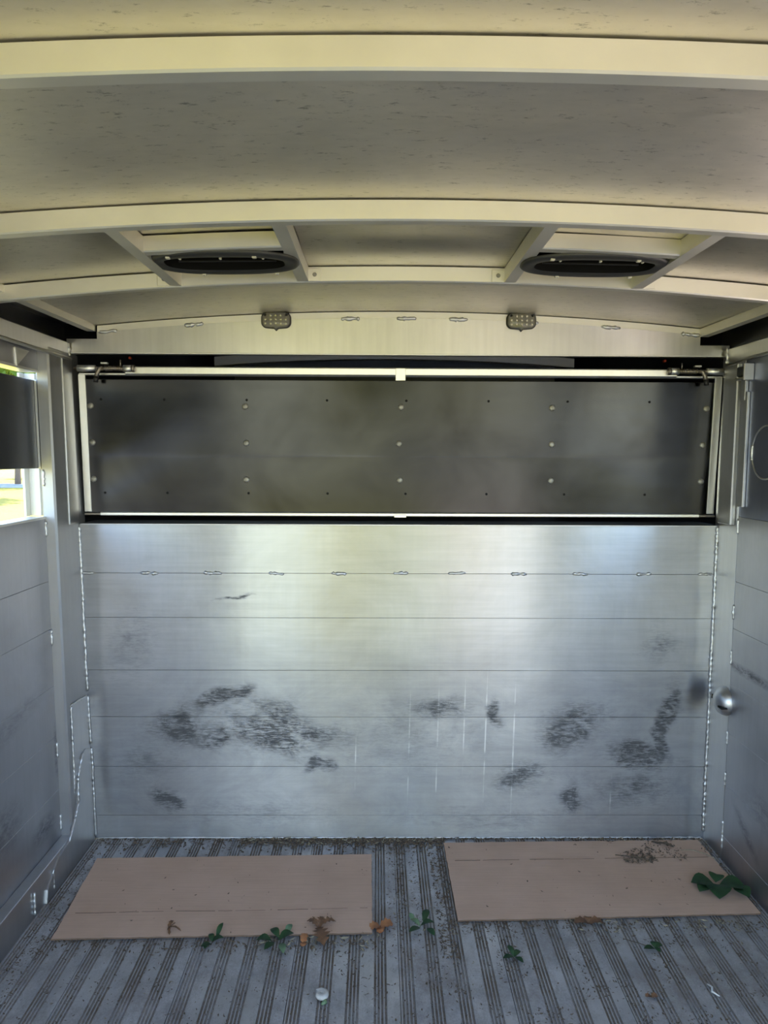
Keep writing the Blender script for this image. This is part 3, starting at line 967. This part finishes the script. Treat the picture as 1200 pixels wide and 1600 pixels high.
def sprig(name, loc, blades, stemlen, stemang, label, mat='green', zl=0.004):
    t = empty(name, label, 'leaf' if 'leaf' in name else 'sprig', loc=(loc[0], loc[1], loc[2] if len(loc) > 2 else 0.001))
    for (dx, dy_, a, L, W, cu, ti, m_) in blades:
        mb = MB()
        leaf_blade(mb, (dx, dy_, zl), R_(a), L, W, cu, ti, zoff=random.uniform(0, 0.003))
        mb.obj('leaf_blade', m_ or mat, t, True)
    a = R_(stemang)
    MB().tube([(0, 0, 0.003), (math.cos(a) * stemlen * 0.5, math.sin(a) * stemlen * 0.5, 0.005), (math.cos(a) * stemlen, math.sin(a) * stemlen, 0.003)],
              [0.0013, 0.0011, 0.0008], 5).obj('stem', 'twig', t)
    return t

# big dark green leaves at the right edge of the right sheet
sprig('leaf_cluster', (1.14, 2.285, 0.010), [(-0.01, 0.0, 175, 0.075, 0.075, 0.10, 0.02, None), (0.0, 0.0, 250, 0.085, 0.08, 0.12, 0.0, None), (0.005, -0.005, -20, 0.085, 0.075, 0.15, 0.02, None),
      (0.0, 0.01, 60, 0.05, 0.05, 0.2, 0.05, None), (0.05, -0.02, -70, 0.06, 0.06, 0.12, 0.0, None), (-0.03, -0.01, 215, 0.06, 0.05, 0.1, 0.0, None)], 0.05, 165,
      'dark green broad leaves lying at the right edge of the cardboard', 'green')
sprig('leaf_sprig', (-0.485, 2.015), [(0, 0, 20, 0.035, 0.02, 0.2, 0.1, None), (0, 0, 110, 0.03, 0.018, 0.2, 0.2, None), (0.01, 0.012, 75, 0.045, 0.016, 0.2, 0.5, None), (0.0, -0.01, 200, 0.03, 0.02, 0.1, 0, None), (-0.01, 0.0, 260, 0.03, 0.018, 0.1, 0, None)], 0.05, 60,
      'small green sprig at the front edge of the left cardboard, nearest its left end')
sprig('leaf_sprig', (-0.29, 2.02), [(0, 0, 30, 0.05, 0.03, 0.2, 0.1, None), (0, 0.01, 130, 0.045, 0.026, 0.2, 0.1, None), (0.01, -0.01, 285, 0.05, 0.022, 0.1, 0.05, 'palegreen'), (-0.02, 0, 180, 0.045, 0.03, 0.2, 0.05, None), (-0.01, -0.01, 230, 0.04, 0.025, 0.1, 0, None), (0.02, 0.02, 70, 0.04, 0.02, 0.2, 0.3, 'palegreen')], 0.07, 150,
      'green sprig with a pale leaf at the front edge of the left cardboard')
sprig('leaf_sprig', (0.135, 2.085), [(0, 0, 10, 0.045, 0.02, 0.2, 0.1, None), (0.01, 0.01, 70, 0.05, 0.022, 0.2, 0.3, None), (0, 0, 140, 0.04, 0.02, 0.2, 0.1, 'palegreen'), (0, -0.01, 215, 0.045, 0.022, 0.1, 0.1, None), (0.02, -0.01, 300, 0.04, 0.02, 0.1, 0, None), (-0.02, 0.02, 110, 0.03, 0.016, 0.1, 0.4, 'palegreen')], 0.06, 100,
      'green sprig with pale leaves on the bare floor between the two cardboards')
sprig('leaf_sprig', (0.395, 1.95), [(0, 0, 40, 0.032, 0.018, 0.2, 0.1, None), (0, 0, 110, 0.035, 0.016, 0.2, 0.3, None), (0, 0, 200, 0.035, 0.018, 0.1, 0.1, None), (0.005, 0, 310, 0.03, 0.016, 0.1, 0, None)], 0.04, 280,
      'small dark green sprig on the floor before the right cardboard, near its left end')
sprig('leaf_sprig', (0.815, 1.985), [(0, 0, 15, 0.028, 0.02, 0.2, 0.1, None), (0, 0, 90, 0.022, 0.018, 0.2, 0.2, None), (0, 0, 180, 0.032, 0.02, 0.1, 0, None), (0, 0, 300, 0.022, 0.014, 0.1, 0, None)], 0.09, 150,
      'small dark green leaf with a long stem on the floor before the right cardboard')
# dry oak-like leaf over the front edge of the left sheet
oak = empty('dry_leaf', 'brown lobed dry leaf over the front edge of the left cardboard', 'leaf', loc=(-0.175, 2.075, 0.009))
mb = MB()
LOB = [0.15, 0.5, 0.25, 0.9, 0.35, 1.0, 0.35, 0.7, 0.25, 0.0]
leaf_blade(mb, (0, 0.0, 0), R_(285), 0.085, 0.055, 0.10, 0.0, LOB)
leaf_blade(mb, (0, 0, 0.001), R_(20), 0.055, 0.030, 0.25, 0.1, LOB)
leaf_blade(mb, (0, 0, 0.001), R_(150), 0.045, 0.030, 0.25, 0.1, LOB)
leaf_blade(mb, (0, 0, 0.001), R_(75), 0.04, 0.026, 0.2, 0.2, LOB)
mb.obj('leaf_blade', 'brown', oak, True)
MB().tube([(0, 0, 0.002), (-0.012, 0.03, 0.006), (-0.022, 0.045, 0.004)], 0.0012, 5).obj('stem', 'twig', oak)
def dry(name, loc, blades, label, mat):
    t = empty(name, label, 'leaf', loc=loc)
    mb = MB()
    for a, L, W, cu, ti in blades:
        leaf_blade(mb, (0, 0, 0), R_(a), L, W, cu, ti, [0.2, 0.8, 0.6, 1.0, 0.6, 0.8, 0.0])
    mb.obj('leaf_blade', mat, t, True)
    MB().tube([(0, 0, 0.001), (0.01, 0.012, 0.003), (0.014, 0.02, 0.002)], 0.001, 5).obj('stem', 'twig', t)
    return t
dry('dry_leaf', (0.012, 2.085, 0.004), [(10, 0.04, 0.045, 0.15, 0.1), (200, 0.035, 0.04, 0.2, 0.05), (270, 0.03, 0.03, 0.1, 0)], 'orange leaf at the right front corner of the left cardboard', 'orange')
dry('dry_leaf', (-0.215, 2.015, 0.003), [(90, 0.035, 0.026, 0.1, 0.15), (270, 0.016, 0.022, 0.1, 0)], 'tiny orange leaf just left of the brown lobed leaf', 'orange')
dry('dry_leaf', (0.655, 2.10, 0.004), [(0, 0.045, 0.035, 0.2, 0.05), (180, 0.045, 0.035, 0.2, 0.05), (80, 0.025, 0.03, 0.2, 0.2)], 'crumpled brown leaf at the front edge of the right cardboard', 'brown')
dry('dry_leaf', (-0.63, 2.075, 0.009), [(80, 0.03, 0.014, 0.2, 0.1), (290, 0.035, 0.010, 0.2, 0), (340, 0.045, 0.008, 0.2, 0)], 'thin brown curled leaf on the front of the left cardboard', 'brown')
dry('dry_leaf', (0.735, 1.80, 0.003), [(0, 0.018, 0.02, 0.2, 0.1), (180, 0.016, 0.018, 0.2, 0.1)], 'small reddish brown leaf alone on the floor at lower right', 'brown')
# dark seed husk on the right sheet near the wall
dry('dry_leaf', (1.04, 2.548, 0.010), [(-25, 0.06, 0.022, 0.1, 0), (150, 0.02, 0.016, 0.1, 0)], 'dark narrow leaf on the right cardboard against the back wall', 'litter')
# snail shell
sh = empty('snail_shell', 'small pale snail shell on the floor at lower left of centre', 'shell', loc=(-0.145, 1.80, 0.0))
pts, rr = [], []
for i in range(60):
    a = i / 59
    th = a * 2 * math.pi * 2.4
    r = 0.0025 + 0.0105 * a
    pts.append((r * math.cos(th), r * math.sin(th), 0.016 - 0.006 * a))
    rr.append(0.0022 + 0.0075 * a)
MB().tube(pts, rr, 10).obj('whorl', 'shell', sh, True)
MB().tube([(0.012, -0.014, 0.004), (0.002, -0.024, 0.003)], [0.007, 0.003], 8).obj('shell_lip', 'palegreen', sh, True)
# pale curved straw on the right sheet's corner
o = MB().tube([(1.11, 2.50, 0.011), (1.15, 2.497, 0.013), (1.185, 2.475, 0.012), (1.215, 2.44, 0.010)], [0.0012, 0.0016, 0.0015, 0.001], 6).obj('dry_stalk', 'litterpale', None, True)
tag(o, 'pale curved dry stalk in the right corner of the cardboard', 'stalk')
o = MB().tube([(0.905, 1.845, 0.004), (0.912, 1.83, 0.006), (0.905, 1.815, 0.005), (0.918, 1.80, 0.004)], [0.002, 0.003, 0.003, 0.0015], 6).obj('paper_scrap', 'white', None, True)
tag(o, 'tiny white curled scrap on the floor at lower right', 'scrap')
# twig on right sheet
o = MB().tube([(0.86, 2.47, 0.010), (0.93, 2.452, 0.013), (1.0, 2.43, 0.010)], [0.0016, 0.0014, 0.0008], 6).obj('dry_twig', 'twig', None, True)
tag(o, 'thin dark twig lying on the right cardboard beside the fold', 'twig')

def litter(name, mat, spots, label, seed):
    rnd = random.Random(seed)
    mb = MB()
    for (x0, x1, y0, y1, cnt, z, s0, s1, kind) in spots:
        for _ in range(cnt):
            x, y = rnd.uniform(x0, x1), rnd.uniform(y0, y1)
            if kind == 'wall':
                y = y1 - abs(rnd.gauss(0, (y1 - y0) * 0.45))
                if y < 1.9:
                    continue
            if kind == 'edge':
                y = y1 - abs(rnd.gauss(0, (y1 - y0) * 0.4))
            if kind == 'clump' and mn.noise(Vector((x * 9, y * 9, seed))) < 0.05:
                continue
            L = rnd.uniform(s0, s1)
            Wd = L * rnd.uniform(0.10, 0.5)
            a = rnd.gauss(math.pi / 2, 0.9)
            c, s = math.cos(a), math.sin(a)
            zz = z + rnd.uniform(0, 0.003)
            th = rnd.uniform(-0.3, 0.3) * L
            h = Wd * 0.35
            p = [(-L / 2, 0, 0), (0, -Wd / 2, 0), (L / 2, 0, 0), (0, Wd / 2, 0), (0, 0, h)]
            vs_ = [(x + c * px - s * py, y + s * px + c * py, zz + pz + abs(th) * abs(px) / L) for px, py, pz in p]
            mb.add(vs_, [(0, 1, 4), (1, 2, 4), (2, 3, 4), (3, 0, 4), (0, 3, 2, 1)])
    o = mb.obj(name, mat)
    tag(o, label, 'litter', kind='stuff')
    return o
litter('leaf_litter', 'litter', [
    (-1.04, 0.25, 2.50, 2.597, 900, 0.0, 0.006, 0.022, 'wall'), (-0.5, 0.25, 2.54, 2.597, 1500, 0.001, 0.006, 0.022, 'wall'), (0.25, 1.23, 2.578, 2.597, 420, 0.002, 0.006, 0.02, 'wall'),
    (0.035, 0.095, 2.05, 2.56, 600, -0.003, 0.004, 0.016, 'any'), (0.115, 0.15, 2.05, 2.56, 420, -0.003, 0.004, 0.014, 'any'), (0.19, 0.245, 1.95, 2.58, 800, -0.002, 0.005, 0.018, 'any'),
    (-0.98, 0.0, 1.96, 2.03, 520, -0.001, 0.004, 0.018, 'edge'), (0.22, 1.2, 2.04, 2.12, 520, -0.001, 0.004, 0.018, 'edge'),
    (-1.05, -0.97, 1.6, 2.5, 700, -0.001, 0.004, 0.014, 'any'), (-1.02, 1.22, 1.55, 2.1, 3600, -0.003, 0.003, 0.010, 'any'), (-0.1, 0.4, 1.55, 2.1, 1500, -0.002, 0.003, 0.013, 'clump'), (0.3, 1.1, 1.6, 2.1, 3200, -0.002, 0.003, 0.014, 'clump'), (-0.9, -0.1, 1.6, 2.05, 1600, -0.002, 0.003, 0.012, 'clump'),
    (0.85, 1.21, 2.40, 2.57, 600, 0.009, 0.003, 0.016, 'clump'), (0.80, 1.1, 2.30, 2.50, 150, 0.009, 0.003, 0.012, 'clump'), (0.88, 1.0, 2.42, 2.48, 90, 0.009, 0.006, 0.022, 'any'),
    (0.26, 1.2, 2.12, 2.56, 45, 0.009, 0.003, 0.014, 'any'), (-0.95, -0.03, 2.05, 2.44, 55, 0.009, 0.003, 0.013, 'any'), (1.19, 1.238, 2.15, 2.59, 130, 0.003, 0.006, 0.02, 'any')],
    'dark crumbled leaf litter and soil scattered over the floor', 3)
litter('straw_litter', 'litterpale', [
    (-0.5, 0.25, 2.55, 2.597, 160, 0.003, 0.006, 0.026, 'wall'), (-1.02, 1.22, 1.55, 2.1, 420, -0.002, 0.003, 0.012, 'any'), (0.04, 0.24, 2.05, 2.55, 130, -0.001, 0.004, 0.014, 'any'),
    (-0.35, 0.02, 1.97, 2.06, 80, 0.0, 0.006, 0.03, 'edge'), (0.6, 1.2, 2.05, 2.12, 60, 0.0, 0.006, 0.024, 'edge')],
    'pale straw bits scattered over the floor', 9)

# ------------------------------------------------------------------ outside
GZ = -0.55
ground = MB().box(-120, 120, -120, 120, GZ - 0.5, GZ).obj('ground', 'lawn')
tag(ground, 'sunlit yellow green lawn outside the trailer', 'lawn', kind='structure')
drive = MB().prism([(0.6, -7.4), (9, -7.4), (9, 9), (1.6, 9)], GZ, GZ + 0.02, 'Z').obj('ground_added_drive', 'gravel')  # unseen drive, added to bounce tan light onto the right of the roof
tag(drive, 'unseen tan gravel drive beside the trailer, added for its bounce light', 'drive', kind='structure')
road = MB().prism([(-110, 41.5), (60, 43.5), (60, 48.5), (-110, 47)], GZ, GZ + 0.03, 'Z').obj('ground_road', 'road')
tag(road, 'pale grey road beyond the lawn', 'road', kind='structure')

added_lane = MB().prism([(-60, -19), (60, -20), (60, -10.5), (-60, -10)], GZ, GZ + 0.03, 'Z').obj('ground_road', 'road')  # unseen lane, added so the back wall reflects less yellow
tag(added_lane, 'unseen pale grey lane behind the trailer, added for the wall reflections', 'road', kind='structure')

def crown_mesh(name, mat, rx, rz, n, leaf, seed):
    rnd = random.Random(seed)
    mb = MB()
    for _ in range(n):
        while True:
            p = Vector((rnd.uniform(-1, 1), rnd.uniform(-1, 1), rnd.uniform(-1, 1)))
            if 0.35 < p.length < 1 and mn.noise(p * 2.6 + Vector((seed, 0, 0))) > -0.18:
                break
        q = Vector((p.x * rx, p.y * rx, p.z * rz))
        a = Vector((rnd.gauss(0, 1), rnd.gauss(0, 1), rnd.gauss(0, 1))).normalized()
        b = a.cross(Vector((rnd.gauss(0, 1), rnd.gauss(0, 1), rnd.gauss(0, 1)))).normalized()
        L = leaf * rnd.uniform(0.7, 1.3)
        mb.add([q - a * L, q - b * L * 0.55, q + a * L, q + b * L * 0.55], [(0, 1, 2, 3)])
    return mb.mesh(name, mat)
crowns = {'a': crown_mesh('crown', 'foliage', 4.2, 3.6, 5200, 0.26, 11), 'b': crown_mesh('crown', 'foliage2', 4.6, 3.4, 5200, 0.28, 23), 'c': crown_mesh('crown', 'foliage3', 4.2, 3.6, 6500, 0.26, 31)}
def tree(x, y, h, kind, label, sc=1.0, trunk=0.16):
    t = empty('tree', label, 'tree', group='trees round the lawn', loc=(x, y, GZ))
    c = bpy.data.objects.new('crown', crowns[kind])
    c.location = (0, 0, h)
    c.scale = sc if isinstance(sc, tuple) else (sc, sc, sc)
    c.rotation_euler.z = x
    c.parent = t
    col.objects.link(c)
    tr = MB().tube([(0, 0, -0.1), (0.05, 0, h * 0.35), (0.0, 0.08, h * 0.7), (0.1, 0, h)], [trunk * 1.25, trunk, trunk * 0.85, trunk * 0.4], 10)
    for k in range(4):
        a = k * 1.7
        tr.tube([(0, 0, h * (0.5 + 0.08 * k)), (math.cos(a) * 1.1, math.sin(a) * 1.1, h * (0.75 + 0.08 * k)), (math.cos(a) * 2.2, math.sin(a) * 2.2, h * (0.9 + 0.08 * k))], [trunk * 0.5, trunk * 0.3, trunk * 0.12], 6)
    tr.obj('trunk', 'bark', t, True)
    return t
tree(-17.6, 33.0, 6.6, 'a', 'tree with a pale trunk seen through the low window opening')
tree(-23.5, 47.0, 6.0, 'b', 'deep green tree across the lawn beyond the pale trunk', 1.1)
tree(-34.0, 56.0, 5.0, 'a', 'bright green tree across the road, furthest left', 1.1)
tree(-24.5, 63.0, 4.0, 'a', 'low spreading tree furthest across the road', 1.1)
tree(-1.55, -22.0, 5.5, 'c', 'tall narrow sunlit tree straight behind the trailer, unseen, added for reflections', (0.21, 0.21, 1.5))  # unseen trees from here on, shaped to make strips in the wall reflections
tree(3.6, -24.0, 5.0, 'c', 'tall narrow tree behind the trailer, towards the drive, unseen, added for reflections', (0.22, 0.22, 1.25))
tree(0.4, -30.0, 5.0, 'b', 'dark tree furthest behind the trailer, unseen, added for reflections', (0.5, 0.5, 1.1))
